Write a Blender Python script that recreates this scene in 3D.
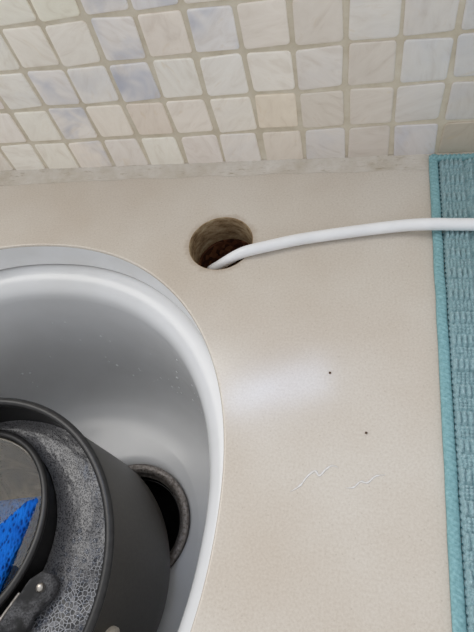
import bpy, bmesh, math, random
from mathutils import Vector, Matrix, noise
from mathutils.geometry import delaunay_2d_cdt

for o in list(bpy.data.objects):
    bpy.data.objects.remove(o)
S = bpy.context.scene
C = S.collection

# ------------------------------------------------------------------ camera
cam_d = bpy.data.cameras.new('camera')
cam = bpy.data.objects.new('camera', cam_d)
C.objects.link(cam)
cam_d.sensor_fit = 'VERTICAL'
cam_d.sensor_height = 24.0
cam_d.lens = 24.0 * 524.24 / 632.0
cam_d.clip_start = 0.005
Rm = Matrix(((0.97303498, -0.0295244, 0.22876021),
             (0.13845288, 0.86799225, -0.47688599),
             (-0.18448231, 0.49569926, 0.84867456)))
cam.matrix_world = Matrix.Translation((0.08575936, -0.24060167, 0.23255386)) @ Rm.to_4x4()
S.camera = cam

# ------------------------------------------------------------------ world, lights, exposure
W = bpy.data.worlds.new('world')
S.world = W
W.use_nodes = True
bg = W.node_tree.nodes['Background']
bg.inputs['Color'].default_value = (0.95, 0.97, 1.0, 1)
bg.inputs['Strength'].default_value = 0.65


def area(name, loc, target, sx, sy, power, col):
    d = bpy.data.lights.new(name, 'AREA')
    d.shape = 'RECTANGLE'
    d.size, d.size_y, d.energy, d.color = sx, sy, power, col
    o = bpy.data.objects.new(name, d)
    C.objects.link(o)
    o.location = loc
    o.rotation_euler = (Vector(target) - Vector(loc)).to_track_quat('-Z', 'Y').to_euler()
    return o


# daylight from a kitchen window at the left, and a small bluish lamp added to reflect as a patch on the worktop
area('window_daylight', (-0.85, 0.22, 1.2), (0.0, -0.12, 0), 0.9, 0.9, 9.5, (1.0, 0.97, 0.92))
area('reflection_lamp', (-0.18, 0.405, 1.4), (0.0, -0.12, 0), 0.36, 0.10, 1.5, (0.52, 0.68, 1.0))

S.view_settings.view_transform = 'Standard'
S.view_settings.look = 'None'
S.view_settings.gamma = 1
S.view_settings.use_curve_mapping = False
S.view_settings.exposure = 0.12


# ------------------------------------------------------------------ helpers
def lin(r, g, b):
    f = lambda c: (c / 255 / 12.92) if c / 255 <= 0.04045 else ((c / 255 + 0.055) / 1.055) ** 2.4
    return (f(r), f(g), f(b), 1.0)


class Mat:
    def __init__(self, name, col=(200, 200, 200), rough=0.5, spec=0.5, metal=0.0, coat=0.0):
        self.m = bpy.data.materials.new(name)
        self.m.use_nodes = True
        self.t = self.m.node_tree
        self.b = self.t.nodes['Principled BSDF']
        self.set('Base Color', lin(*col))
        self.set('Roughness', rough)
        self.set('Specular IOR Level', spec)
        self.set('Metallic', metal)
        self.set('Coat Weight', coat)
        self.set('Coat Roughness', 0.12)

    def set(self, k, v):
        self.b.inputs[k].default_value = v

    def n(self, typ, **kw):
        nd = self.t.nodes.new(typ)
        for k, v in kw.items():
            if k in nd.inputs:
                nd.inputs[k].default_value = v
            elif k.startswith('i') and k[1:].isdigit():
                nd.inputs[int(k[1:])].default_value = v
            else:
                setattr(nd, k, v)
        return nd

    def l(self, a, b):
        self.t.links.new(a, b)

    def coord(self, kind='Object', scale=1.0, loc=(0, 0, 0)):
        c = self.n('ShaderNodeTexCoord')
        mp = self.n('ShaderNodeMapping')
        mp.inputs['Scale'].default_value = (scale,) * 3 if not hasattr(scale, '__len__') else scale
        mp.inputs['Location'].default_value = loc
        self.l(c.outputs[kind], mp.inputs['Vector'])
        return mp.outputs['Vector']

    def noise(self, vec, scale, detail=3, rough=0.55, dist=0.0):
        nd = self.n('ShaderNodeTexNoise')
        nd.inputs['Scale'].default_value = scale
        nd.inputs['Detail'].default_value = detail
        nd.inputs['Roughness'].default_value = rough
        nd.inputs['Distortion'].default_value = dist
        if vec is not None:
            self.l(vec, nd.inputs['Vector'])
        return nd.outputs['Fac']

    def vor(self, vec, scale, feature='F1', out='Distance', rnd=1.0):
        nd = self.n('ShaderNodeTexVoronoi')
        nd.feature = feature
        nd.inputs['Scale'].default_value = scale
        nd.inputs['Randomness'].default_value = rnd
        if vec is not None:
            self.l(vec, nd.inputs['Vector'])
        return nd.outputs[out]

    def ramp(self, fac, stops):
        nd = self.n('ShaderNodeValToRGB')
        e = nd.color_ramp.elements
        while len(e) < len(stops):
            e.new(0.5)
        for el, (p, c) in zip(e, stops):
            el.position = p
            el.color = c if len(c) == 4 else lin(*c)
        self.l(fac, nd.inputs['Fac'])
        return nd.outputs['Color']

    def mix(self, fac, a, b, blend='MIX'):
        nd = self.n('ShaderNodeMix')
        nd.data_type = 'RGBA'
        nd.blend_type = blend
        for inp, v in ((nd.inputs[0], fac), (nd.inputs[6], a), (nd.inputs[7], b)):
            if hasattr(v, 'is_linked'):
                self.l(v, inp)
            else:
                inp.default_value = v
        return nd.outputs[2]

    def math(self, op, a, b=0.0, clamp=False):
        nd = self.n('ShaderNodeMath')
        nd.operation = op
        nd.use_clamp = clamp
        for inp, v in ((nd.inputs[0], a), (nd.inputs[1], b)):
            if hasattr(v, 'is_linked'):
                self.l(v, inp)
            else:
                inp.default_value = v
        return nd.outputs[0]

    def maprange(self, v, a, b, c=0.0, d=1.0):
        nd = self.n('ShaderNodeMapRange')
        nd.interpolation_type = 'SMOOTHSTEP'
        self.l(v, nd.inputs[0])
        for i, x in enumerate((a, b, c, d)):
            nd.inputs[1 + i].default_value = x
        return nd.outputs[0]

    def base(self, sock):
        self.l(sock, self.b.inputs['Base Color'])

    def bump(self, h, strength=0.3, dist=0.001):
        nd = self.n('ShaderNodeBump')
        nd.inputs['Strength'].default_value = strength
        nd.inputs['Distance'].default_value = dist
        self.l(h, nd.inputs['Height'])
        self.l(nd.outputs['Normal'], self.b.inputs['Normal'])


BW = lambda v: (v, v, v, 1)


def link(name, verts, faces, mat, parent=None, smooth=True, sharp=None):
    me = bpy.data.meshes.new(name)
    me.from_pydata([tuple(v) for v in verts], [], faces)
    bm = bmesh.new()
    bm.from_mesh(me)
    bmesh.ops.recalc_face_normals(bm, faces=bm.faces)
    bm.to_mesh(me)
    bm.free()
    if smooth:
        me.shade_smooth()
        if sharp:
            me.set_sharp_from_angle(angle=math.radians(sharp))
    me.materials.append(mat.m if isinstance(mat, Mat) else mat)
    o = bpy.data.objects.new(name, me)
    C.objects.link(o)
    if parent:
        o.parent = parent
    return o


def tag(o, label=None, cat=None, group=None, kind=None):
    if label: o['label'] = label
    if cat: o['category'] = cat
    if group: o['group'] = group
    if kind: o['kind'] = kind
    return o


def empty(name, loc=(0, 0, 0), rot=None):
    o = bpy.data.objects.new(name, None)
    o.empty_display_size = 0.02
    C.objects.link(o)
    o.location = loc
    if rot is not None:
        o.rotation_euler = rot
    return o


def rings(loops, close_first=False, close_last=False, cyclic_v=False):
    """loops of equal length -> verts, faces"""
    n = len(loops[0])
    V = [v for L in loops for v in L]
    F = []
    m = len(loops)
    for i in range(m if cyclic_v else m - 1):
        for j in range(n):
            a, b = i * n + j, i * n + (j + 1) % n
            c, d = ((i + 1) % m) * n + (j + 1) % n, ((i + 1) % m) * n + j
            F.append((a, b, c, d))
    if close_first: F.append(tuple(range(n))[::-1])
    if close_last: F.append(tuple(range((m - 1) * n, m * n)))
    return V, F


def circle(cx, cy, r, z, n):
    return [Vector((cx + r * math.cos(2 * math.pi * i / n), cy + r * math.sin(2 * math.pi * i / n), z)) for i in range(n)]


def lathe(profile, n=72, cx=0, cy=0, **kw):
    return rings([circle(cx, cy, r, z, n) for r, z in profile], **kw)


def catmull(pts, k=10):
    pts = [Vector(p) for p in pts]
    P = [pts[0] * 2 - pts[1]] + pts + [pts[-1] * 2 - pts[-2]]
    out = []
    for i in range(1, len(P) - 2):
        a, b, c, d = P[i - 1], P[i], P[i + 1], P[i + 2]
        for s in range(k):
            t = s / k
            out.append(0.5 * ((2 * b) + (c - a) * t + (2 * a - 5 * b + 4 * c - d) * t * t + (3 * b - a - 3 * c + d) * t ** 3))
    out.append(pts[-1])
    return out


def tube(path, r, n=16, flat=1.0):
    loops = []
    up = Vector((0, 0, 1))
    for i, p in enumerate(path):
        t = (path[min(i + 1, len(path) - 1)] - path[max(i - 1, 0)]).normalized()
        s = t.cross(up)
        if s.length < 1e-4: s = Vector((1, 0, 0))
        s.normalize()
        u = s.cross(t)
        rr = r(i / (len(path) - 1)) if callable(r) else r
        loops.append([p + (s * math.cos(2 * math.pi * j / n) + u * math.sin(2 * math.pi * j / n) * flat) * rr for j in range(n)])
    return rings(loops, close_first=True, close_last=True)


def rounded_box(sx, sy, sz, r, seg=3, sub=0):
    bm = bmesh.new()
    bmesh.ops.create_cube(bm, size=1)
    for v in bm.verts:
        v.co = Vector((v.co.x * sx, v.co.y * sy, v.co.z * sz))
    bmesh.ops.bevel(bm, geom=bm.edges[:], offset=r, segments=seg, profile=0.5, affect='EDGES')
    if sub:
        bmesh.ops.subdivide_edges(bm, edges=bm.edges[:], cuts=sub, use_grid_fill=True)
    bm.verts.index_update()
    V = [v.co.copy() for v in bm.verts]
    F = [tuple(v.index for v in f.verts) for f in bm.faces]
    bm.free()
    return V, F


# ------------------------------------------------------------------ materials
# worktop: cream solid surface with fine speckle
HX, HY, HR = 0.0066, -0.0621, 0.01835      # tap hole
M_top = Mat('cream_solid_surface', (205, 192, 176), rough=0.3, spec=0.35)
v = M_top.coord('Object')
fine = M_top.noise(v, 900, 2, 0.7)
blot = M_top.noise(v, 14, 3, 0.5)
c1 = M_top.ramp(fine, [(0.3, (203, 196, 187)), (0.5, (210, 204, 196)), (0.72, (216, 211, 204))])
c2 = M_top.ramp(blot, [(0.35, (245, 239, 232)), (0.65, (255, 253, 250))])
cc = M_top.mix(1.0, c1, c2, 'MULTIPLY')
dots = M_top.vor(v, 260, 'F1', 'Distance')
cc = M_top.mix(M_top.math('MULTIPLY', M_top.math('LESS_THAN', dots, 0.09), 0.22), cc, lin(150, 134, 118))
# chalky grime ring round the tap hole
vd = M_top.n('ShaderNodeVectorMath', operation='DISTANCE')
M_top.l(v, vd.inputs[0])
vd.inputs[1].default_value = (HX, HY, 0)
dd = M_top.math('ADD', vd.outputs['Value'], M_top.math('MULTIPLY', M_top.math('SUBTRACT', M_top.noise(v, 180, 4, 0.7), 0.5), 0.008))
g = M_top.maprange(dd, 0.0225, 0.0188, 0, 0.4)
cc = M_top.mix(g, cc, lin(160, 140, 118))
M_top.base(cc)
M_top.l(M_top.math('ADD', M_top.math('MULTIPLY', M_top.noise(v, 60, 3), 0.06), 0.12), M_top.b.inputs['Roughness'])
M_top.bump(fine, 0.015, 0.0003)

M_edge = Mat('pale_worktop_edge', (206, 205, 205), rough=0.35, spec=0.4)  # cut-out face coloured paler and greyer than the worktop top
v = M_edge.coord('Object')
M_edge.base(M_edge.ramp(M_edge.noise(v, 40, 4), [(0.3, (234, 233, 231)), (0.7, (242, 242, 242))]))
M_holewall = Mat('raw_stained_bore', (150, 128, 100), rough=0.85, spec=0.2)
v = M_holewall.coord('Object', (1, 1, 2.5))
M_holewall.base(M_holewall.ramp(M_holewall.noise(v, 130, 5, 0.7), [(0.3, (92, 70, 48)), (0.48, (148, 124, 94)), (0.7, (190, 172, 142))]))
M_holewall.bump(M_holewall.noise(v, 300, 4), 0.5, 0.001)

M_grout = Mat('tan_grout', (190, 178, 156), rough=0.9, spec=0.15)
v = M_grout.coord('Object')
M_grout.base(M_grout.ramp(M_grout.noise(v, 60, 5, 0.65), [(0.25, (200, 188, 166)), (0.5, (218, 208, 189)), (0.75, (230, 223, 207))]))
M_grout.bump(M_grout.noise(v, 900, 3), 0.5, 0.0006)

# mother-of-pearl tile: tint from the object's own colour, swirls from noise offset per tile
M_tile = Mat('mother_of_pearl', (220, 212, 202), rough=0.28, spec=0.5, coat=0.15)
oi = M_tile.n('ShaderNodeObjectInfo')
tc = M_tile.n('ShaderNodeTexCoord')
off = M_tile.n('ShaderNodeVectorMath', operation='MULTIPLY_ADD')
M_tile.l(oi.outputs['Location'], off.inputs[0])
off.inputs[1].default_value = (37.3, 11.0, 53.1)
M_tile.l(tc.outputs['Object'], off.inputs[2])
rotn = M_tile.n('ShaderNodeVectorRotate')
rotn.rotation_type = 'Y_AXIS'
M_tile.l(off.outputs[0], rotn.inputs['Vector'])
M_tile.l(M_tile.math('MULTIPLY', oi.outputs['Random'], 6.28), rotn.inputs['Angle'])
st = M_tile.n('ShaderNodeMapping')
st.inputs['Scale'].default_value = (1, 1, 2.6)
M_tile.l(rotn.outputs[0], st.inputs['Vector'])
sw = M_tile.noise(st.outputs[0], 42, 4, 0.6, 1.6)
cl = M_tile.noise(rotn.outputs[0], 55, 2, 0.5, 0.5)
tone = M_tile.ramp(sw, [(0.22, (236, 231, 224)), (0.45, (250, 248, 244)), (0.62, (255, 254, 251)), (0.8, (244, 238, 229))])
tile_c = M_tile.mix(1.0, oi.outputs['Color'], tone, 'MULTIPLY')
blue = M_tile.math('MULTIPLY', M_tile.maprange(cl, 0.38, 0.74), M_tile.math('SUBTRACT', 1.0, oi.outputs['Alpha']))
tile_c = M_tile.mix(blue, tile_c, lin(194, 197, 210))
warm = M_tile.maprange(M_tile.noise(st.outputs[0], 70, 2, 0.5, 1.0), 0.66, 0.8, 0, 0.2)
tile_c = M_tile.mix(warm, tile_c, lin(222, 196, 150))
M_tile.base(tile_c)
M_tile.bump(sw, 0.12, 0.0008)

M_seal = Mat('dirty_white_sealant', (205, 198, 184), rough=0.6, spec=0.3)
v = M_seal.coord('Object')
sn = M_seal.noise(v, 50, 6, 0.7)
sm2 = M_seal.noise(M_seal.coord('Object', (1, 5, 5)), 90, 5, 0.7)
M_seal.base(M_seal.mix(M_seal.maprange(sm2, 0.56, 0.7, 0, 0.65), M_seal.ramp(sn, [(0.3, (196, 186, 170)), (0.5, (210, 202, 191)), (0.7, (222, 216, 208))]), lin(160, 144, 120)))
M_seal.bump(M_seal.noise(M_seal.coord('Object', (1, 3, 3)), 160, 5, 0.7), 0.6, 0.002)

M_sink = Mat('white_acrylic', (226, 227, 228), rough=0.16, spec=0.5)
v = M_sink.coord('Object')
M_sink.base(M_sink.ramp(M_sink.noise(v, 10, 4, 0.6), [(0.3, (214, 214, 214)), (0.7, (226, 227, 229))]))
M_sink.l(M_sink.math('ADD', M_sink.math('MULTIPLY', M_sink.noise(v, 40, 3), 0.2), 0.12), M_sink.b.inputs['Roughness'])

M_drain = Mat('tarnished_steel', (125, 118, 112), rough=0.45, metal=0.5)
v = M_drain.coord('Object')
M_drain.base(M_drain.ramp(M_drain.noise(v, 420, 3, 0.7), [(0.3, (96, 88, 82)), (0.5, (146, 138, 132)), (0.75, (172, 166, 162))]))
M_drain.bump(M_drain.vor(v, 700), 0.6, 0.0006)
M_black = Mat('black_drain_plastic', (16, 15, 15), rough=0.4)
v = M_black.coord('Object')
M_black.base(M_black.ramp(M_black.noise(v, 80), [(0.3, (10, 10, 10)), (0.7, (22, 21, 20))]))

M_pot = Mat('charcoal_anodised_aluminium', (72, 70, 68), rough=0.42, spec=0.5, metal=0.25)
v = M_pot.coord('Object')
M_pot.base(M_pot.ramp(M_pot.noise(v, 500, 2), [(0.3, (64, 60, 54)), (0.7, (74, 70, 64))]))
M_potin = Mat('black_nonstick', (22, 21, 21), rough=0.35, spec=0.4)
v = M_potin.coord('Object')
M_potin.base(M_potin.ramp(M_potin.noise(v, 600, 2), [(0.3, (20, 19, 19)), (0.7, (32, 31, 30))]))
M_rim = Mat('dark_rolled_rim', (62, 61, 61), rough=0.35, spec=0.5, metal=0.2)
v = M_rim.coord('Object')
M_rim.base(M_rim.ramp(M_rim.noise(v, 300, 2), [(0.3, (40, 39, 39)), (0.7, (50, 49, 49))]))
M_panin = Mat('streaked_brown_nonstick', (96, 86, 70), rough=0.4, spec=0.3)  # brown with pale swirls, carrying the look of the murky water
v = M_panin.coord('Object')
M_panin.base(M_panin.ramp(M_panin.noise(v, 26, 3, 0.6, 2.0), [(0.35, (74, 66, 54)), (0.5, (110, 99, 82)), (0.6, (150, 140, 122)), (0.66, (100, 90, 74))]))
M_plate = Mat('soap_filmed_dark_plate', (60, 59, 59), rough=0.4, spec=0.5)
v = M_plate.coord('Object')
M_plate.base(M_plate.mix(M_plate.maprange(M_plate.noise(v, 90, 3), 0.38, 0.62), lin(44, 43, 43),
                         M_plate.ramp(M_plate.noise(v, 900, 3, 0.7), [(0.35, (50, 49, 50)), (0.65, (124, 123, 125))])))
M_steel = Mat('brushed_steel', (190, 184, 176), rough=0.35, metal=0.9)
v = M_steel.coord('Object')
M_steel.base(M_steel.ramp(M_steel.noise(v, 400, 3), [(0.3, (160, 152, 144)), (0.7, (200, 194, 186))]))
M_bolt = Mat('worn_steel_lug', (168, 160, 148), rough=0.5, metal=0.1)
v = M_bolt.coord('Object')
M_bolt.base(M_bolt.ramp(M_bolt.noise(v, 400, 3), [(0.3, (178, 168, 152)), (0.7, (208, 198, 184))]))

# suds: bubble films round darker cells, larger cells towards the front right of the pot
M_suds = Mat('soap_suds', (150, 150, 152), rough=0.3, spec=0.6)
v = M_suds.coord('Object')
sep = M_suds.n('ShaderNodeSeparateXYZ')
M_suds.l(v, sep.inputs[0])
big = M_suds.maprange(M_suds.math('SUBTRACT', M_suds.math('MULTIPLY', sep.outputs['X'], 0.7), sep.outputs['Y']), 0.012, 0.06)
bign = M_suds.math('MULTIPLY', big, M_suds.maprange(M_suds.noise(v, 45, 3), 0.36, 0.56))
def v2(scale, out):
    nd = M_suds.n('ShaderNodeTexVoronoi')
    nd.voronoi_dimensions = '2D'
    nd.inputs['Scale'].default_value = scale
    M_suds.l(v, nd.inputs['Vector'])
    return nd.outputs[out]


def cells(scale, r0, r1, film, dark):
    d = v2(scale, 'Distance')
    sc = M_suds.n('ShaderNodeSeparateColor')
    M_suds.l(v2(scale, 'Color'), sc.inputs[0])
    rad = M_suds.math('ADD', M_suds.math('MULTIPLY', sc.outputs[0], r1 - r0), r0)
    inside = M_suds.maprange(M_suds.math('DIVIDE', d, rad), 1.0, 0.7)
    dk = M_suds.mix(sc.outputs[1], lin(*dark), lin(*[min(255, k + 45) for k in dark]))
    return M_suds.mix(inside, film, dk), inside


cloud = M_suds.ramp(M_suds.noise(v, 60, 5, 0.7), [(0.25, (98, 97, 98)), (0.75, (126, 125, 127))])
f1, i1 = cells(1000, 0.15, 0.55, cloud, (30, 30, 32))
nd2 = M_suds.n('ShaderNodeTexVoronoi')
nd2.voronoi_dimensions = '2D'
nd2.feature = 'DISTANCE_TO_EDGE'
nd2.inputs['Scale'].default_value = 470
M_suds.l(v, nd2.inputs['Vector'])
i2 = M_suds.maprange(nd2.outputs['Distance'], 0.05, 0.17)
sc2 = M_suds.n('ShaderNodeSeparateColor')
M_suds.l(v2(470, 'Color'), sc2.inputs[0])
dk2 = M_suds.ramp(sc2.outputs[0], [(0.0, (8, 9, 11)), (0.5, (20, 21, 24)), (0.7, (66, 66, 69)), (1.0, (120, 120, 124))])
f2 = M_suds.mix(i2, lin(166, 167, 172), dk2)
M_suds.base(M_suds.mix(bign, f1, f2))
M_suds.bump(M_suds.mix(bign, i1, i2), 0.5, 0.0008)

M_bubble = Mat('bubble_film', (40, 42, 46), rough=0.08, spec=0.8)
bm_t = M_bubble.n('ShaderNodeBsdfTransparent')
bm_t.inputs['Color'].default_value = (0.82, 0.84, 0.88, 1)
lw = M_bubble.n('ShaderNodeLayerWeight', Blend=0.25)
mx = M_bubble.n('ShaderNodeMixShader')
gl = M_bubble.n('ShaderNodeBsdfGlossy', Roughness=0.08)
M_bubble.l(M_bubble.math('ADD', M_bubble.math('MULTIPLY', lw.outputs['Facing'], 0.4), 0.04), mx.inputs[0])
M_bubble.l(bm_t.outputs[0], mx.inputs[1])
M_bubble.l(gl.outputs[0], mx.inputs[2])
M_bubble.l(mx.outputs[0], M_bubble.t.nodes['Material Output'].inputs['Surface'])

M_water = Mat('dish_water', (206, 198, 180), rough=0.0, spec=0.5)
v = M_water.coord('Object')
M_water.base(M_water.ramp(M_water.noise(v, 40, 3, 0.5, 1.5), [(0.35, (206, 190, 160)), (0.7, (236, 222, 196))]))
M_water.set('Transmission Weight', 1.0)
M_water.set('IOR', 1.33)
M_water.bump(M_water.noise(v, 16, 1, 0.3, 0.3), 0.08, 0.002)
M_meniscus = Mat('pale_meniscus_line', (150, 144, 132), rough=0.3)  # pale ring colour stands in for the glint of the water's meniscus
v = M_meniscus.coord('Object')
M_meniscus.base(M_meniscus.ramp(M_meniscus.noise(v, 120, 3), [(0.3, (120, 114, 102)), (0.7, (168, 162, 150))]))
M_sponge = Mat('blue_sponge', (10, 92, 190), rough=0.85, spec=0.2)
v = M_sponge.coord('Object')
po = M_sponge.vor(M_sponge.coord('Object', (1, 0.55, 1)), 520)
M_sponge.base(M_sponge.mix(M_sponge.maprange(po, 0.2, 0.45), lin(4, 56, 136), M_sponge.ramp(M_sponge.noise(v, 70, 4), [(0.3, (6, 88, 190)), (0.7, (20, 118, 222))])))
M_sponge.bump(po, 0.8, 0.002)

M_cable = Mat('white_pvc', (236, 237, 240), rough=0.35, spec=0.4)
v = M_cable.coord('Object')
M_cable.base(M_cable.ramp(M_cable.noise(v, 60, 4), [(0.3, (236, 237, 240)), (0.7, (248, 249, 251))]))

M_cloth = Mat('teal_microfibre', (98, 148, 150), rough=0.95, spec=0.1)
M_cloth.set('Sheen Weight', 0.35)
M_cloth.set('Sheen Roughness', 0.5)
v = M_cloth.coord('Object')
yarn = M_cloth.noise(v, 900, 3, 0.7)
M_cloth.base(M_cloth.mix(M_cloth.noise(v, 40, 3), M_cloth.ramp(yarn, [(0.3, (122, 156, 160)), (0.55, (154, 186, 190)), (0.75, (190, 214, 218))]),
                         M_cloth.ramp(yarn, [(0.3, (128, 162, 168)), (0.55, (160, 190, 197)), (0.75, (196, 217, 224))])))
M_cloth.bump(yarn, 0.6, 0.0008)
M_hem = Mat('teal_overlock_thread', (80, 140, 146), rough=0.8, spec=0.2)
v = M_hem.coord('Object')
M_hem.base(M_hem.ramp(M_hem.noise(v, 700, 3), [(0.3, (118, 160, 166)), (0.7, (148, 190, 196))]))
M_stitch = Mat('dark_stitch_gap', (24, 52, 58), rough=0.9)
v = M_stitch.coord('Object')
M_stitch.base(M_stitch.ramp(M_stitch.noise(v, 700, 3), [(0.3, (34, 74, 82)), (0.7, (54, 98, 106))]))

M_cab = Mat('dark_chipboard', (86, 52, 36), rough=0.9, spec=0.1)
v = M_cab.coord('Object')
M_cab.base(M_cab.ramp(M_cab.vor(v, 350, 'F1', 'Color'), [(0.2, (54, 32, 24)), (0.6, (96, 58, 40)), (0.9, (120, 80, 54))]))
M_smear = Mat('dried_white_residue', (232, 232, 234), rough=0.5)
v = M_smear.coord('Object')
M_smear.base(M_smear.ramp(M_smear.noise(v, 500, 3), [(0.3, (208, 203, 197)), (0.7, (232, 231, 231))]))
M_crumb = Mat('brown_crumb', (84, 62, 46), rough=0.9)
v = M_crumb.coord('Object')
M_crumb.base(M_crumb.ramp(M_crumb.noise(v, 900, 3), [(0.3, (66, 48, 36)), (0.7, (104, 80, 62))]))
M_drop = Mat('pale_suds_fleck', (236, 238, 240), rough=0.15, spec=0.7)
v = M_drop.coord('Object')
M_drop.base(M_drop.ramp(M_drop.noise(v, 300, 2), [(0.3, (226, 228, 230)), (0.7, (246, 247, 248))]))

# ------------------------------------------------------------------ back wall with mosaic tiles
rnd = random.Random(7)
PITCH = 0.025
NC0, NC1, NR = -15, 11, 11
x0, x1 = NC0 * PITCH - 0.004, NC1 * PITCH + 0.004
z1 = NR * PITCH + 0.004
GF = 0.0                      # grout face plane (y)
V, F = [], []
nx, nz = 208, 90              # gently uneven grout bed
for k in range(nz + 1):
    for i in range(nx + 1):
        x = x0 + (x1 - x0) * i / nx
        z = -0.03 + (z1 + 0.03) * k / nz
        V.append(Vector((x, GF + 0.00025 * noise.noise(Vector((x * 90, z * 90, 3))), z)))
for k in range(nz):
    for i in range(nx):
        a = k * (nx + 1) + i
        F.append((a, a + 1, a + nx + 2, a + nx + 1))
b0 = len(V)
V += [Vector((x0, 0.03, -0.03)), Vector((x1, 0.03, -0.03)), Vector((x1, 0.03, z1)), Vector((x0, 0.03, z1))]
c00, c10, c01, c11 = 0, nx, nz * (nx + 1), nz * (nx + 1) + nx
F.append((b0, b0 + 1, b0 + 2, b0 + 3))
F.append(tuple(range(c00, c10 + 1)) + (b0 + 1, b0))
F.append(tuple(range(c01, c11 + 1)) + (b0 + 2, b0 + 3))
F.append(tuple(c00 + k * (nx + 1) for k in range(nz + 1)) + (b0 + 3, b0))
F.append(tuple(c10 + k * (nx + 1) for k in range(nz + 1)) + (b0 + 2, b0 + 1))
wall = link('wall_back', V, F, M_grout, smooth=True, sharp=40)
tag(wall, 'tan grouted wall of square mother-of-pearl mosaic tiles', kind='structure')


def tile_mesh(seed):
    r = random.Random(seed)
    h = 0.01125
    cs = [Vector((sx * (h + r.uniform(-.0006, .0006)), 0, sz * (h + r.uniform(-.0006, .0006)))) for sx, sz in ((-1, -1), (1, -1), (1, 1), (-1, 1))]
    cr = r.uniform(0.0015, 0.0024)

    def outline(inset, y):
        out = []
        for k in range(4):
            c = cs[k]
            sx, sz = ((-1, -1), (1, -1), (1, 1), (-1, 1))[k]
            ctr = Vector((c.x - sx * cr, y, c.z - sz * cr))
            a0 = (math.pi, 1.5 * math.pi, 0, 0.5 * math.pi)[k]
            for q in range(4):
                a = a0 + q / 3 * math.pi / 2
                out.append(ctr + Vector((math.cos(a), 0, math.sin(a))) * (cr - inset))
        return out
    V, F = rings([outline(0, 0.0012), outline(0, -0.0005), outline(0.0002, -0.0007), outline(0.0008, -0.0008)], close_last=True)
    me = bpy.data.meshes.new('tile')
    me.from_pydata([tuple(x) for x in V], [], F)
    bm = bmesh.new(); bm.from_mesh(me)
    bmesh.ops.recalc_face_normals(bm, faces=bm.faces)
    bm.to_mesh(me); bm.free()
    me.shade_smooth()
    me.set_sharp_from_angle(angle=math.radians(50))
    me.materials.append(M_tile.m)
    return me


TM = [tile_mesh(s) for s in range(8)]
# (row, column): tint sRGB, blue sheen strength
special = {
    (3, 0): ((218, 219, 226), 0.7), (3, -1): ((226, 216, 206), 0.05), (3, -2): ((222, 220, 222), 0.6), (3, -3): ((230, 222, 214), 0.0),
    (3, -4): ((230, 222, 212), 0.0), (3, -5): ((232, 224, 214), 0.1), (4, -3): ((236, 226, 206), 0.0), (4, -4): ((236, 228, 210), 0.0),
    (4, -2): ((222, 220, 222), 0.45), (4, -1): ((214, 216, 226), 0.5), (4, 0): ((228, 222, 214), 0.1),
    (2, -2): ((216, 217, 224), 0.9), (2, -3): ((228, 228, 230), 0.25), (2, -4): ((222, 220, 222), 0.55), (2, -5): ((232, 226, 218), 0.1),
    (2, -1): ((232, 226, 218), 0.0), (2, 0): ((234, 228, 220), 0.0), (2, 1): ((228, 222, 216), 0.0), (2, 2): ((222, 218, 216), 0.1),
    (1, -4): ((226, 222, 220), 0.75), (1, -3): ((230, 220, 208), 0.0), (1, -5): ((232, 224, 214), 0.0), (1, -2): ((222, 208, 194), 0.0),
    (1, -1): ((228, 220, 212), 0.0), (1, 0): ((228, 222, 214), 0.05), (1, 1): ((226, 212, 190), 0.0), (1, 2): ((216, 208, 198), 0.0), (1, 3): ((216, 208, 200), 0.0),
    (1, 4): ((212, 210, 210), 0.1), (1, 5): ((206, 202, 200), 0.2), (0, 5): ((192, 178, 158), 0.0), (0, 4): ((206, 204, 212), 0.4), (0, 3): ((208, 200, 194), 0.0),
    (0, 2): ((214, 212, 214), 0.2), (0, 1): ((216, 206, 194), 0.0), (0, 0): ((218, 214, 212), 0.1),
    (3, 1): ((222, 214, 206), 0.0), (3, 2): ((220, 212, 204), 0.0), (3, 3): ((220, 218, 216), 0.1), (3, 4): ((214, 210, 208), 0.15), (3, 5): ((206, 208, 212), 0.4),
    (2, 3): ((214, 206, 198), 0.0), (2, 4): ((210, 212, 216), 0.3), (2, 5): ((204, 206, 212), 0.3),
}
for r_ in range(NR):
    for c_ in range(NC0, NC1):
        t = bpy.data.objects.new('tile', rnd.choice(TM))
        C.objects.link(t)
        t.parent = wall
        t.location = ((c_ + 0.5) * PITCH + rnd.uniform(-.0004, .0004), GF, (r_ + 0.5) * PITCH + rnd.uniform(-.0004, .0004))
        t.rotation_euler = (rnd.uniform(-.012, .012), rnd.uniform(-.02, .02), rnd.uniform(-.012, .012))
        if (r_, c_) in special:
            col, bl = special[(r_, c_)]
        else:
            k = rnd.random()
            d_ = rnd.randint(-10, 6); col = (228 + d_, 222 + d_ + rnd.randint(-2, 2), 215 + d_ + rnd.randint(-5, 6))
            bl = 0.55 if k < 0.2 else 0.0
        gy = sum(col) / 3
        br = 24 if c_ < 2 else 15  # left columns raised more: light from the left put into the tints
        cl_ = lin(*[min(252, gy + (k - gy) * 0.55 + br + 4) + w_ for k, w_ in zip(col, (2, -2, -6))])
        t.color = (cl_[0], cl_[1], cl_[2], 1.0 - bl)

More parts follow.
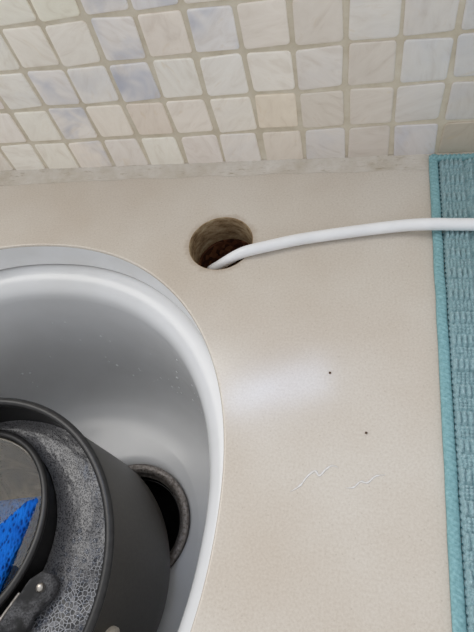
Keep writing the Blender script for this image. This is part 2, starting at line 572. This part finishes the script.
# sealant strip between the worktop and the tiles: lumpy, dirty
V, F = [], []
NS, NP = 420, 9
for i in range(NS + 1):
    x = x0 + (x1 - x0) * i / NS
    wv = 0.0098 + 0.0016 * noise.noise(Vector((x * 45, 0, 0))) + 0.0006 * noise.noise(Vector((x * 300, 4, 0))) + 0.0022 * max(0, (-x - 0.06) / 0.1)
    hv = 0.0026 + 0.0007 * noise.noise(Vector((x * 60, 9, 0))) + 0.0004 * noise.noise(Vector((x * 400, 2, 0)))
    for j in range(NP):
        t = j / (NP - 1)
        y = -wv * (1 - t) - 0.0005
        z = hv * t ** 2.2 + 0.00025 * math.sin(math.pi * t)
        z += 0.00022 * noise.noise(Vector((x * 350, y * 700, 1))) * (1 if 0 < j < NP - 1 else 0.2)
        V.append(Vector((x, y if j < NP - 1 else -0.0011, max(z, 0.0001))))
    V.append(Vector((x, 0.0, max(hv, 0.0001))))
    V.append(Vector((x, 0.0, 0.00005)))
m_ = NP + 2
for i in range(NS):
    for j in range(m_):
        a, b = i * m_ + j, i * m_ + (j + 1) % m_
        F.append((a, b, b + m_, a + m_))
F.append(tuple(range(m_))); F.append(tuple(NS * m_ + j for j in range(m_)))
seal = link('trim_1', V, F, M_seal, sharp=30)
tag(seal, 'lumpy dirty white sealant strip where the worktop meets the tiles', kind='structure')

# ------------------------------------------------------------------ worktop with sink cut-out and tap hole
TH = 0.020
CX, CY, CA, CBB, CN = -0.1073, -0.2073, 0.13555, 0.14365, 2.172


def cut_loop(off, n=160, z=0.0, back=0.0):
    """cut-out outline moved inward by off"""
    out = []
    for i in range(n):
        a = 2 * math.pi * i / n
        ca, sa = math.cos(a), math.sin(a)
        CB = CBB if sa > 0 else 0.161      # the bowl runs on a little further at the front
        r = (abs(ca / CA) ** CN + abs(sa / CB) ** CN) ** (-1 / CN)
        x, y = r * ca, r * sa
        nx_ = math.copysign(abs(x / CA) ** (CN - 1) / CA, x)
        ny_ = math.copysign(abs(y / CB) ** (CN - 1) / CB, y)
        l_ = math.hypot(nx_, ny_)
        o_ = off * (1 + back * max(0.0, ny_ / l_)) if off > 0 else off
        out.append(Vector((CX + x - nx_ / l_ * o_, CY + y - ny_ / l_ * o_, z)))
    return out


top = empty('worktop', (0, 0, 0))
tag(top, 'cream solid-surface kitchen worktop with round sink cut-out and tap hole', 'worktop')


def slab(name, X0, X1, Y0, Y1, ztop, zbot, holes, mat, parent, mats=None):
    """holes: list of (list of loops from top to bottom, material index)"""
    outer_t = [Vector((X0, Y0, ztop)), Vector((X1, Y0, ztop)), Vector((X1, Y1, ztop)), Vector((X0, Y1, ztop))]
    V, F, mi = [], [], []

    def cap(loops, z, flip):
        pts, edges = [], []
        for L in loops:
            b = len(pts)
            pts += [Vector((p.x, p.y)) for p in L]
            edges += [(b + i, b + (i + 1) % len(L)) for i in range(len(L))]
        vo, eo, fo, *_ = delaunay_2d_cdt(pts, edges, [], 1, 1e-7)

        def inside(p, L):
            c = False
            for i in range(len(L)):
                a, b = L[i], L[i - 1]
                if (a.y > p.y) != (b.y > p.y) and p.x < (b.x - a.x) * (p.y - a.y) / (b.y - a.y) + a.x:
                    c = not c
            return c
        b = len(V)
        V.extend(Vector((q.x, q.y, z)) for q in vo)
        for f in fo:
            ctr = sum((vo[k] for k in f), Vector((0, 0))) / len(f)
            if any(inside(ctr, L) for L in loops[1:]):
                continue
            F.append(tuple(b + k for k in (reversed(f) if flip else f)))
            mi.append(0)
    cap([outer_t] + [h[0][0] for h in holes if abs(h[0][0][0].z - ztop) < 1e-6], ztop, False)
    cap([outer_t] + [h[0][-1] for h in holes if abs(h[0][-1][0].z - zbot) < 1e-6], zbot, True)
    ob = len(V)
    V.extend(outer_t)
    V.extend(Vector((p.x, p.y, zbot)) for p in outer_t)
    for i in range(4):
        F.append((ob + i, ob + (i + 1) % 4, ob + 4 + (i + 1) % 4, ob + 4 + i)); mi.append(0)
    for loops, m in holes:
        v, f = rings(loops)
        b = len(V)
        V.extend(v)
        F.extend(tuple(b + k for k in q) for q in f)
        mi.extend([m] * len(f))
    me = bpy.data.meshes.new(name)
    me.from_pydata([tuple(x) for x in V], [], F)
    for mm in [mat] + (mats or []):
        me.materials.append(mm.m)
    for poly, k in zip(me.polygons, mi):
        poly.material_index = k
    bm = bmesh.new(); bm.from_mesh(me)
    bmesh.ops.remove_doubles(bm, verts=bm.verts, dist=1e-6)
    bmesh.ops.recalc_face_normals(bm, faces=bm.faces)
    bm.to_mesh(me); bm.free()
    me.shade_smooth()
    me.set_sharp_from_angle(angle=math.radians(32))
    for poly in me.polygons:
        if abs(poly.normal.z) > 0.999:
            poly.use_smooth = False
    o = bpy.data.objects.new(name, me)
    C.objects.link(o)
    o.parent = parent
    return o


cutl = [cut_loop(-0.0012, z=0), cut_loop(-0.0006, z=-0.00015), cut_loop(-0.00018, z=-0.0006), cut_loop(0, z=-0.0012), cut_loop(0, z=-TH)]
hol = [circle(HX, HY, HR + 0.0005, 0, 64), circle(HX, HY, HR + 0.00015, -0.0002, 64), circle(HX, HY, HR, -0.0006, 64)]
rr2 = random.Random(3)
for k in range(1, 9):
    z = -0.0006 - (TH - 0.0006) * k / 8
    hol.append([Vector((p.x, p.y, z)) + (p - Vector((HX, HY, p.z))).normalized() * rr2.uniform(-.0002, .0002) for p in circle(HX, HY, HR, z, 64)])
WY0 = -0.42
slab('worktop_slab', x0, x1, WY0, 0.0, 0.0, -TH, [(cutl[:4], 0), (cutl[3:], 2), (hol, 1)], M_top, top, [M_holewall, M_edge])

# base cabinet under the worktop (seen only down the tap hole)
cab = empty('base_cabinet', (0, -0.2, -0.42))
tag(cab, 'dark brown chipboard cabinet seen down inside the tap hole', 'cabinet')


def cabpart(name, cx, cy, cz, sx, sy, sz):
    V, F = rounded_box(sx, sy, sz, 0.0008, 1)
    return link(name, [p + Vector((cx, cy + 0.2, cz + 0.42)) for p in V], F, M_cab, cab, smooth=False)


cabpart('side_panel', -0.362, -0.2, -0.225, 0.016, 0.40, 0.39)
cabpart('side_panel', 0.262, -0.2, -0.225, 0.016, 0.40, 0.39)
cabpart('back_panel', -0.05, -0.012, -0.225, 0.605, 0.012, 0.39)
cabpart('front_panel', -0.05, -0.394, -0.225, 0.605, 0.012, 0.39)
cabpart('bottom_panel', -0.05, -0.2, -0.41, 0.605, 0.36, 0.016)
# packer board right under the worktop, with its own ragged tap hole
rag = [Vector((p.x + 0.0008, p.y - 0.001, p.z)) + (p - Vector((HX, HY, p.z))).normalized() * rr2.uniform(-.0003, .0006) for p in circle(HX, HY, HR - 0.0002, -TH - 0.0002, 48)]
rail_h = [[Vector(p) for p in rag], [Vector((p.x + 0.0015, p.y - 0.002, -0.034)) for p in rag]]
pk = slab('packer_board', HX - 0.0215, 0.20, -0.084, -0.02, -TH - 0.0002, -0.034, [(rail_h, 0)], M_cab, cab)
pk.location = (0, 0.2, 0.42)
V, F = rounded_box(0.07, 0.05, 0.012, 0.002, 1)
link('shelf_ledge', [p + Vector((0.022, -0.05 + 0.2, -0.052 + 0.42)) for p in V], F, M_cab, cab, smooth=False)

# ------------------------------------------------------------------ sink
DX, DY, DZ, DR = -0.0777, -0.1978, -0.168, 0.0440
sink = empty('sink', (CX, CY, DZ))
tag(sink, 'white acrylic round sink bowl set under the cream worktop', 'sink')
SO = Vector((-CX, -CY, -DZ))
prof = [(-0.010, -0.0330), (-0.010, -0.0213), (0.0, -0.0213), (0.004, -0.0216), (0.0075, -0.0228), (0.0100, -0.0248), (0.0116, -0.0272),
        (0.0127, -0.0302), (0.0133, -0.0345), (0.0142, -0.055), (0.0155, -0.090), (0.0166, -0.115), (0.0180, -0.135), (0.0203, -0.149), (0.0250, -0.1585), (0.035, -0.1645), (0.052, -0.1664)]
NB = 160
inner = [cut_loop(o, NB, z, 0.42 if o < 0.03 else 0.25) for o, z in prof]
dloop = circle(DX, DY, DR + 0.0015, DZ - 0.0005, NB)
last = inner[-1]
for k in range(1, 9):
    t = k / 8
    zz = prof[-1][1] + (DZ - 0.0005 - prof[-1][1]) * t - (0.0006 if k == 8 else 0)
    inner.append([Vector((a.x + (b.x - a.x) * t, a.y + (b.y - a.y) * t, zz)) for a, b in zip(last, dloop)])
inner.append([Vector((p.x + (DX - p.x) * 0.06, p.y + (DY - p.y) * 0.06, DZ - 0.006)) for p in inner[-1]])
inner.append([Vector((p.x, p.y, DZ - 0.010)) for p in inner[-1]])
# outer skin
outer = []
for o, z in reversed(prof[5:]):
    outer.append(cut_loop(o - 0.005, NB, z - 0.004, 0.3))
outer = [[Vector((a.x + (b.x - a.x) * t, a.y + (b.y - a.y) * t, DZ - 0.010)) for a, b in zip(last, dloop)] for t in (0.9, 0.4)] + outer
outer.append(cut_loop(0.004, NB, -0.033))
allr = inner + outer
V, F = rings([[p + SO for p in L] for L in allr], cyclic_v=True)
link('bowl', V, F, M_sink, sink, smooth=True, sharp=60)
# drain: domed perforated flange, black cup, basket
pr = [(DR, -0.0008), (DR, 0.0002), (DR - 0.0015, 0.0010), (DR - 0.0040, 0.0008), (DR - 0.0062, -0.0004), (DR - 0.0068, -0.002), (DR - 0.0068, -0.006), (DR - 0.0085, -0.006), (DR - 0.0085, -0.009), (DR, -0.004)]
V, F = lathe([(r, z) for r, z in pr], 96, DX, DY, cyclic_v=True)
fl = link('drain_flange', [p + SO + Vector((0, 0, DZ)) for p in V], F, M_drain, sink)
fl['label'] = 'tarnished pitted metal ring round the drain'
V, F = lathe([(DR - 0.0078, -0.0058), (DR - 0.008, -0.02), (DR - 0.012, -0.045), (0.02, -0.055), (0.0001, -0.055)], 64, DX, DY)
o = link('drain_cup', [p + SO + Vector((0, 0, DZ)) for p in V], F, M_black, sink)
o['label'] = 'black hollow of the drain'
V, F = lathe([(0.0335, -0.012), (0.0345, -0.011), (0.0342, -0.016), (0.030, -0.030), (0.010, -0.034), (0.0001, -0.034), (0.0001, -0.035), (0.011, -0.0355), (0.031, -0.031), (0.0335, -0.016)], 64, DX, DY, cyclic_v=True)
link('drain_basket', [p + SO + Vector((0, 0, DZ)) for p in V], F, M_black, sink)

# droplets clinging to the far wall of the bowl
V, F = [], []
rd = random.Random(12)
for k in range(46):
    a = math.radians(rd.uniform(38, 128))
    pi_ = rd.uniform(9.0, 13.0)
    i0 = int(pi_); fr = pi_ - i0
    j = int(a / (2 * math.pi) * NB)
    A = inner[i0][j].lerp(inner[i0 + 1][j], fr)
    n_ = (inner[i0 + 1][j] - inner[i0][j]).cross(inner[i0][(j + 1) % NB] - inner[i0][j]).normalized()
    if n_.dot(Vector((CX, CY, A.z)) - A) < 0: n_ = -n_
    r_ = rd.uniform(0.0004, 0.0013)
    u_ = Vector((0, 0, 1)).cross(n_).normalized(); w_ = n_.cross(u_)
    b = len(V)
    lp = []
    for (rr_, hh) in ((1.0, -0.1), (0.85, 0.25), (0.5, 0.45)):
        lp.append([A + SO + (u_ * math.cos(q * math.pi / 4) + w_ * math.sin(q * math.pi / 4) * 1.25) * r_ * rr_ + n_ * r_ * hh for q in range(8)])
    v_, f_ = rings(lp, close_last=True)
    V += v_; F += [tuple(b + x for x in q) for q in f_]
o = link('water_droplets', V, F, M_drop, sink)
o['kind'] = 'stuff'

# ------------------------------------------------------------------ big cooking pot
PX, PY, PZ, PT, PR = -0.1272, -0.2415, -0.1655, -0.0445, 0.0915
pot = empty('cooking_pot', (PX, PY, PZ))
tag(pot, 'large charcoal cooking pot standing in the sink over the drain', 'cooking pot')
H = PT - PZ
body = [(0.0001, 0.0), (0.078, 0.0), (0.0850, 0.0020), (0.0898, 0.0065), (0.0920, 0.014), (PR + 0.0005, 0.028), (PR - 0.0004, H - 0.006)]
V, F = lathe(body, 120)
link('outer_wall', V, F, M_pot, pot)
inn = [(PR - 0.0024, H - 0.006), (PR - 0.003, 0.030), (0.087, 0.016), (0.082, 0.009), (0.074, 0.004), (0.0001, 0.004)]
V, F = lathe(inn, 120)
link('inner_lining', V, F, M_potin, pot)
V, F = lathe([(PR - 0.0024, H - 0.0065), (PR - 0.0030, H - 0.003), (PR - 0.0026, H - 0.0006), (PR - 0.001, H), (PR + 0.0012, H - 0.0003), (PR + 0.0022, H - 0.0018), (PR + 0.0016, H - 0.0035), (PR - 0.0004, H - 0.006)], 120, cyclic_v=True)
link('rolled_rim', V, F, M_rim, pot)
# loop handle low at the front right, its pale upper lug just in view
ang = math.radians(-14.5)
for da in (0.0, -0.62):
    a = ang + da
    er = Vector((math.cos(a), math.sin(a), 0)); et = Vector((-math.sin(a), math.cos(a), 0))
    lp = []
    for s_, ext in ((1.0, -0.0015), (1.0, 0.0018), (0.8, 0.0028)):
        lp.append([er * (PR - 0.0002 + ext) + et * (0.0048 * s_ * math.cos(q * math.pi / 8)) + Vector((0, 0, H - 0.0310 + 0.0085 * s_ * math.sin(q * math.pi / 8))) for q in range(16)])
    V, F = rings(lp, close_first=True, close_last=True)
    o = link('handle_lug', V, F, M_bolt, pot, sharp=50)
    o['label'] = 'pale worn metal handle lug'
pth = []
for k in range(25):
    t = k / 24
    a = ang - 0.62 * t
    out_ = 0.003 + 0.026 * math.sin(math.pi * t) ** 0.6
    pth.append(Vector((math.cos(a) * (PR + out_), math.sin(a) * (PR + out_), H - 0.036)))
V, F = tube(pth, 0.0036, 12)
link('loop_handle', V, F, M_rim, pot)

# ------------------------------------------------------------------ saucepan tilted inside the pot
SC = Vector((-0.1477, -0.2249, -0.0623))
SN = Vector((-0.1, 0.1, 1.0)).normalized()
q_ = Vector((0, 0, 1)).rotation_difference(SN)
SM = Matrix.Translation(SC) @ q_.to_matrix().to_4x4()
SR, SB, SD = 0.0612, 0.0545, 0.090
pan = empty('saucepan', SC)
pan.rotation_euler = q_.to_euler()
tag(pan, 'small black saucepan tilted inside the larger pot, holding water', 'saucepan')


def pan_r(z):        # outer radius at local height
    t = -z / SD
    return SR + (SB - SR) * t


V, F = lathe([(0.0001, -SD), (SB - 0.010, -SD), (SB - 0.003, -SD + 0.003), (SB, -SD + 0.010), (pan_r(-0.004), -0.004)], 96)
link('outer_wall', V, F, M_potin, pan)
V, F = lathe([(pan_r(-0.004) - 0.0022, -0.004), (pan_r(-0.014) - 0.0022, -0.014)], 96)
link('inner_lining', V, F, M_potin, pan)
V, F = lathe([(pan_r(-0.014) - 0.0022, -0.014), (SB - 0.0022, -SD + 0.012), (SB - 0.006, -SD + 0.005), (SB - 0.013, -SD + 0.0028), (0.0001, -SD + 0.0028)], 96)
bf = link('base_film', V, F, M_panin, pan)
bf['label'] = 'streaked brown inside base of the saucepan'
V, F = lathe([(SR - 0.0024, -0.0042), (SR - 0.0026, -0.0016), (SR - 0.0018, -0.0002), (SR - 0.0004, 0), (SR + 0.0016, -0.0004), (SR + 0.0022, -0.0018), (SR + 0.0014, -0.0034), (SR - 0.0006, -0.0042)], 96, cyclic_v=True)
link('rim', V, F, M_rim, pan)
# handle plate bent round the wall, with one rivet
MI = SM.inverted()
outl = [(-76.0, -240.4), (-73.4, -244.6), (-73.8, -250.6), (-77.6, -256.2), (-81.6, -262.4), (-84, -271.0), (-86, -280), (-94, -296),
        (-105, -291), (-99, -275), (-94.6, -263.9), (-91.3, -256.9), (-87.8, -250.2), (-85.0, -244.0), (-80.5, -239.6)]
lo = [Vector((x / 1000, y / 1000, 0)) for x, y in outl]
ctr = sum(lo, Vector()) / len(lo)


def plate(dz, s):
    out = []
    for p in lo:
        q = p.lerp(ctr, s)
        d = math.hypot(q.x - SC.x, q.y - SC.y)
        out.append(MI @ Vector((q.x, q.y, -0.0605 - max(0, d - 0.066) * 0.8 + dz)))
    return out


V, F = rings([plate(-0.003, 0), plate(0.0, 0), plate(0.0007, 0.04), plate(0.0009, 0.12)], close_first=True, close_last=True)
h_ = link('handle', V, F, M_plate, pan, sharp=45)
h_['label'] = 'dark riveted handle plate resting in the suds'
rv = MI @ Vector((-0.0800, -0.2476, -0.0645))
upv = (MI.to_3x3() @ Vector((0, 0, 1))).normalized()
qq = Vector((0, 0, 1)).rotation_difference(upv)
V, F = lathe([(0.0026, -0.001), (0.0026, 0.0008), (0.002, 0.0017), (0.001, 0.0021), (0.0001, 0.0022)], 20)
link('rivet', [qq @ p + rv for p in V], F, M_steel, h_)
# bright wire edge on the handle plate's pan side
we = catmull([MI @ Vector((x / 1000, y / 1000, -0.0598)) for x, y in ((-105, -291), (-99, -275), (-94.6, -263.9), (-91.3, -256.9), (-88.6, -251.5))], 6)
V, F = tube(we, 0.0009, 8)
link('handle_edge', V, F, M_steel, h_)

# water in the saucepan (level), cut to the tilted wall
WL = -0.0715


def section(zw, radf, n=120):
    out = []
    for i in range(n):
        a = 2 * math.pi * i / n
        lo_, hi_ = -SD + 0.012, 0.0
        for _ in range(40):
            m = (lo_ + hi_) / 2
            P = SM @ Vector((radf(m) * math.cos(a), radf(m) * math.sin(a), m))
            if P.z < zw: lo_ = m
            else: hi_ = m
        out.append(P)
    return out


sec = section(WL, lambda z: pan_r(z) - 0.0024)
cw = sum(sec, Vector()) / len(sec)
V, F = rings([[cw + (p - cw) * s for p in sec] for s in (1, 0.75, 0.5, 0.25, 0.05)], close_last=True)
wo = link('dish_water', [p - cw for p in V], F, M_water)
wo.location = cw
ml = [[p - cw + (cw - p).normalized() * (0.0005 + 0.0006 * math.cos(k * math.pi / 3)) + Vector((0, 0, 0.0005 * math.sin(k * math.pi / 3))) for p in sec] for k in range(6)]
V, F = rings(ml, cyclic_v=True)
link('meniscus_line', V, F, M_meniscus, wo)
tag(wo, 'murky water filling the tilted small saucepan', 'water', kind='stuff')

# ------------------------------------------------------------------ sponge floating in the saucepan
SPX, SPY, SPZ = 0.050, 0.060, 0.026
V, F = rounded_box(SPX, SPY, SPZ, 0.0035, 3, 2)
rs = random.Random(5)
V = [Vector((p.x + 0.36 * (p.y - SPY / 2), p.y, p.z)) for p in V]
V = [p + Vector((noise.noise(p * 220), noise.noise(p * 220 + Vector((9, 0, 0))), noise.noise(p * 220 + Vector((0, 9, 0))))) * 0.0007 for p in V]
sp = link('sponge', V, F, M_sponge)
# top plane cuts the water at (-0.111,-0.208): corner at the far right
yaw = math.radians(11)
Rz = Matrix.Rotation(yaw, 3, 'Z')
crn = Vector((-0.0995, -0.1985, 0))
cen = crn - Rz @ Vector((SPX / 2, SPY / 2, 0))
# plane through P0 with normal SN
P0 = Vector((-0.111, -0.208, WL))
zc = P0.z - (SN.x * (cen.x - P0.x) + SN.y * (cen.y - P0.y)) / SN.z
sp.location = Vector((cen.x, cen.y, zc)) - SN * (SPZ / 2)
sp.rotation_euler = (q_.to_matrix() @ Rz).to_euler()
tag(sp, 'bright blue porous sponge half under water in the small saucepan', 'sponge')

# ------------------------------------------------------------------ suds between pot and saucepan
SZ = -0.0745
si = section(SZ, lambda z: pan_r(z) + 0.0002, 240)
loops = []
NRG = 56
for k in range(NRG + 1):
    t = k / NRG
    L = []
    for i, p in enumerate(si):
        d = (p - Vector((PX, PY, SZ)))
        a = math.atan2(d.y, d.x)
        q = Vector((PX + math.cos(a) * (PR - 0.0029), PY + math.sin(a) * (PR - 0.0029), SZ))
        P = p.lerp(q, t)
        hgt = 0.0010 * noise.noise(P * 60) + 0.0003 * noise.noise(P * 220) + 0.0003 * noise.noise(P * 600)
        P.z = SZ + hgt + 0.0008 * math.cos(math.pi * (2 * t - 1))
        L.append(P - Vector((PX, PY, SZ)))
    loops.append(L)
V, F = rings(loops)
sd = link('soap_suds', V, F, M_suds)
sd.location = (PX, PY, SZ)
tag(sd, 'grey soapy foam floating in the large charcoal pot', 'suds', kind='stuff')
V, F = [], []
rb = random.Random(21)
cnt = 0
while cnt < 200:
    a = math.radians(rb.gauss(-8, 30)); r_ = rb.uniform(0.045, 0.087)
    P = Vector((math.cos(a) * r_, math.sin(a) * r_, 0))
    if (P.x * 0.7 - P.y) < 0.03 - rb.random() * 0.02: continue
    W_ = MI @ Vector((PX + P.x, PY + P.y, SZ))
    if math.hypot(W_.x, W_.y) < pan_r(W_.z) + 0.003: continue
    s_ = rb.uniform(0.0005, 0.0017)
    hgt = 0.0010 * noise.noise((P + Vector((PX, PY, SZ))) * 60)
    lp = [[P + Vector((math.cos(q * math.pi / 5) * s_ * cr_, math.sin(q * math.pi / 5) * s_ * cr_, hgt + s_ * hh)) for q in range(10)] for cr_, hh in ((1, 0), (0.87, 0.45), (0.5, 0.8), (0.12, 0.9))]
    v_, f_ = rings(lp, close_last=True)
    b = len(V)
    V += v_; F += [tuple(b + x for x in q) for q in f_]
    cnt += 1
ob = link('bubbles', V, F, M_bubble, sd)
ob['kind'] = 'stuff'

# ------------------------------------------------------------------ white cable out of the tap hole
cp = [(-13.0, -61.0, -150), (-8.5, -63.5, -80), (-6.0, -66.0, -40), (-5.0, -68.6, -24), (-1.2, -70.6, -15.5), (5.0, -71.4, -9.5), (12.0, -71.4, -3.6), (18.5, -71.0, 1.0), (25.0, -69.9, 3.2), (36.5, -66.8, 3.5), (52.4, -62.6, 3.5), (79, -57.9, 3.7), (104.9, -54.9, 4.8),
      (119.4, -57.0 + 0.6, 7.8), (129.1, -57.0, 8.2), (141, -57.3, 8.2), (165, -59.0, 8.2), (200, -63, 8.2), (245, -70, 8.2)]
path = catmull([(x / 1000, y / 1000, z / 1000) for x, y, z in cp], 8)
V, F = tube(path, lambda t: 0.0026 + 0.0006 * min(1, t / 0.5), 20)
cbl = link('cable', V, F, M_cable, sharp=60)
tag(cbl, 'white round cable running from the tap hole across the teal cloth', 'cable')

# ------------------------------------------------------------------ teal microfibre cloth
CLX0, CLX1, CLY0, CLY1 = 0.1214, 0.235, -0.345, -0.0016
cloth = empty('microfibre_cloth', ((CLX0 + CLX1) / 2, (CLY0 + CLY1) / 2, 0))
tag(cloth, 'teal ribbed microfibre cloth laid flat against the tiled wall', 'cloth')
co = Vector(cloth.location)


def cl_h(x, y):
    """pile height of the knitted field"""
    u = x - CLX0 - 0.0056
    w = CLY1 - y - 0.0045
    px_, py_ = 0.0128, 0.0062
    col = int(math.floor(u / px_))
    fu = (u / px_) % 1.0
    vv = (w + (0.0031 if col % 2 else 0)) / py_
    row = int(math.floor(vv))
    fv = vv % 1.0
    groove = min(1.0, min(fu, 1 - fu) / 0.10)
    rowg = 0.35 + 0.65 * min(1.0, min(fv, 1 - fv) / 0.14)
    n1 = noise.noise(Vector((x * 420, y * 420, 0)))
    wig = 0.0004 * noise.noise(Vector((x * 150, y * 260, 5)))
    if row % 2 == 0:          # upright bars of loops
        tex = 0.30 + 0.62 * abs(math.sin(math.pi * (u + wig) / 0.0024)) + 0.12 * abs(math.sin(math.pi * w / 0.0011))
    else:                     # fine dotted loops
        tex = 0.34 + 0.5 * abs(math.sin(math.pi * (u + wig) / 0.0017)) * abs(math.sin(math.pi * (w + wig) / 0.0015))
    return 0.0008 + 0.0042 * groove ** 0.8 * rowg * tex + 0.0007 * n1


xs = []
x = CLX0 + 0.0052
while x < CLX1 - 0.004:
    xs.append(x)
    x += 0.00042 if x < 0.165 else 0.00065
xs.append(CLX1 - 0.004)
ys = []
y = CLY1 - 0.0042
while y > CLY0 + 0.004:
    ys.append(y); y -= 0.00045 if y > -0.25 else 0.00065
ys.append(CLY0 + 0.004)
V, F = [], []
for yy in ys:
    for xx in xs:
        e_ = min(1.0, (xx - xs[0]) / 0.0012, (ys[0] - yy) / 0.0012)
        V.append(Vector((xx, yy, 0.0012 + (cl_h(xx, yy) - 0.0012) * (0.25 + 0.75 * max(0, e_)))) - co)
nX = len(xs)
for k in range(len(ys) - 1):
    for i in range(nX - 1):
        a = k * nX + i
        F.append((a, a + 1, a + nX + 1, a + nX))
b = len(V)
V += [Vector((xs[0], ys[0], 0.0002)) - co, Vector((xs[-1], ys[0], 0.0002)) - co, Vector((xs[-1], ys[-1], 0.0002)) - co, Vector((xs[0], ys[-1], 0.0002)) - co]
F.append((b, b + 1, b + 2, b + 3))
F.append(tuple(range(nX)) + (b + 1, b)); F.append(tuple((len(ys) - 1) * nX + i for i in range(nX)) + (b + 2, b + 3))
F.append(tuple(k * nX for k in range(len(ys))) + (b + 3, b)); F.append(tuple(k * nX + nX - 1 for k in range(len(ys))) + (b + 2, b + 1))
link('knitted_field', V, F, M_cloth, cloth)


def hem(name, A, B, width, hgt, period=0.0024):
    """padded overlock edge from A to B with slanting thread ridges, width on its left-hand side"""
    A, B = Vector(A), Vector(B)
    L = (B - A).length
    t_ = (B - A).normalized(); s_ = Vector((-t_.y, t_.x, 0))
    n = int(L / 0.00042)
    V, F = [], []
    m = 12
    for i in range(n + 1):
        d = L * i / n
        wob = 0.00025 * noise.noise(Vector((d * 70, A.x * 10, 2)))
        for j in range(m):
            a = math.pi * j / (m - 1)
            w = (0.5 - 0.5 * math.cos(a)) * width
            ph = (d - w * 0.45) / period
            rid = 0.00095 * abs(math.sin(math.pi * ph))
            V.append(A + t_ * d + s_ * (w + wob) + Vector((0, 0, 0.0003 + math.sin(a) ** 0.7 * (hgt + rid) if 0 < j < m - 1 else 0.0003)) - co)
    for i in range(n):
        for j in range(m):
            a_, b_ = i * m + j, i * m + (j + 1) % m
            F.append((a_, b_, b_ + m, a_ + m))
    F.append(tuple(range(m))); F.append(tuple(n * m + j for j in range(m)))
    return link(name, V, F, M_hem, cloth)


hem('hem', (CLX0, CLY1, 0), (CLX0, CLY0, 0), 0.0050, 0.0022)
hem('hem', (CLX1, CLY1, 0), (CLX0, CLY1, 0), 0.0044, 0.0030)
hem('hem', (CLX1, CLY0, 0), (CLX1, CLY1, 0), 0.0046, 0.0026)
hem('hem', (CLX0, CLY0, 0), (CLX1, CLY0, 0), 0.0046, 0.0026)
# dark needle holes along the inside of the left hem
V, F = [], []
y = CLY1 - 0.006
while y > CLY0 + 0.006:
    v_, f_ = rounded_box(0.0006, 0.0008, 0.0014, 0.0002, 1)
    b = len(V)
    V += [p + Vector((CLX0 + 0.0051, y, 0.0016)) - co for p in v_]
    F += [tuple(b + k for k in q) for q in f_]
    y -= 0.0030
st_ = link('stitch_line', V, F, M_stitch, cloth)
st_['kind'] = 'stuff'


# ------------------------------------------------------------------ residue and crumbs on the worktop
def smear(pts, label, w):
    path = catmull([(x / 1000, y / 1000, 0) for x, y in pts], 8)
    n = len(path)
    V, F = [], []
    for i, p in enumerate(path):
        t = (path[min(i + 1, n - 1)] - path[max(i - 1, 0)]).normalized()
        s_ = Vector((-t.y, t.x, 0))
        ww = w * (0.45 + 0.9 * abs(noise.noise(Vector((i * 0.31, pts[0][0], 0)))) + 0.25) * (1 - abs(2 * i / (n - 1) - 1) ** 4) + 0.0001
        for k, hh in ((-1, 0.00001), (-0.5, 0.00008), (0.5, 0.00008), (1, 0.00001)):
            V.append(p + s_ * ww * k + Vector((0, 0, hh)) - path[0])
    for i in range(n - 1):
        for k in range(4):
            a, b = i * 4 + k, i * 4 + (k + 1) % 4
            F.append((a, b, b + 4, a + 4))
    F.append((0, 1, 2, 3)); F.append(tuple((n - 1) * 4 + k for k in range(4)))
    o = link('residue_smear', V, F, M_smear)
    o.location = path[0]
    return tag(o, label, 'smear', 'dried smears on the worktop')


smear([(58.7, -195.7), (62.7, -192.6), (65.4, -188.6), (68.6, -185.8), (70.6, -187.6), (73.3, -184.6), (75.8, -182.8), (78.5, -183.4)], 'longer wavy dried white smear on the worktop, nearer the sink', 0.00045)
smear([(82.0, -191.6), (85.2, -191.0), (88.0, -188.4), (90.8, -188.6), (94, -185.6), (98, -184.6)], 'shorter dried white smear on the worktop, nearer the teal cloth', 0.0004)


def crumb(x, y, s, label, seed):
    bm = bmesh.new()
    bmesh.ops.create_icosphere(bm, subdivisions=2, radius=s)
    for v in bm.verts:
        v.co *= 1 + 0.35 * noise.noise(v.co * 1500 + Vector((seed, 0, 0)))
        v.co.z *= 0.6
    bm.verts.index_update()
    V = [v.co.copy() for v in bm.verts]; F = [tuple(v.index for v in f.verts) for f in bm.faces]
    bm.free()
    zmin = min(p.z for p in V)
    o = link('crumb', V, F, M_crumb)
    o.location = (x, y, -zmin)
    return tag(o, label, 'crumb', 'crumbs on the worktop')


crumb(0.0726, -0.1394, 0.0006, 'tiny dark crumb on the worktop, the one nearer the tap hole', 1)
crumb(0.0898, -0.1672, 0.00055, 'tiny dark crumb on the worktop, the one nearer the white smears', 5)
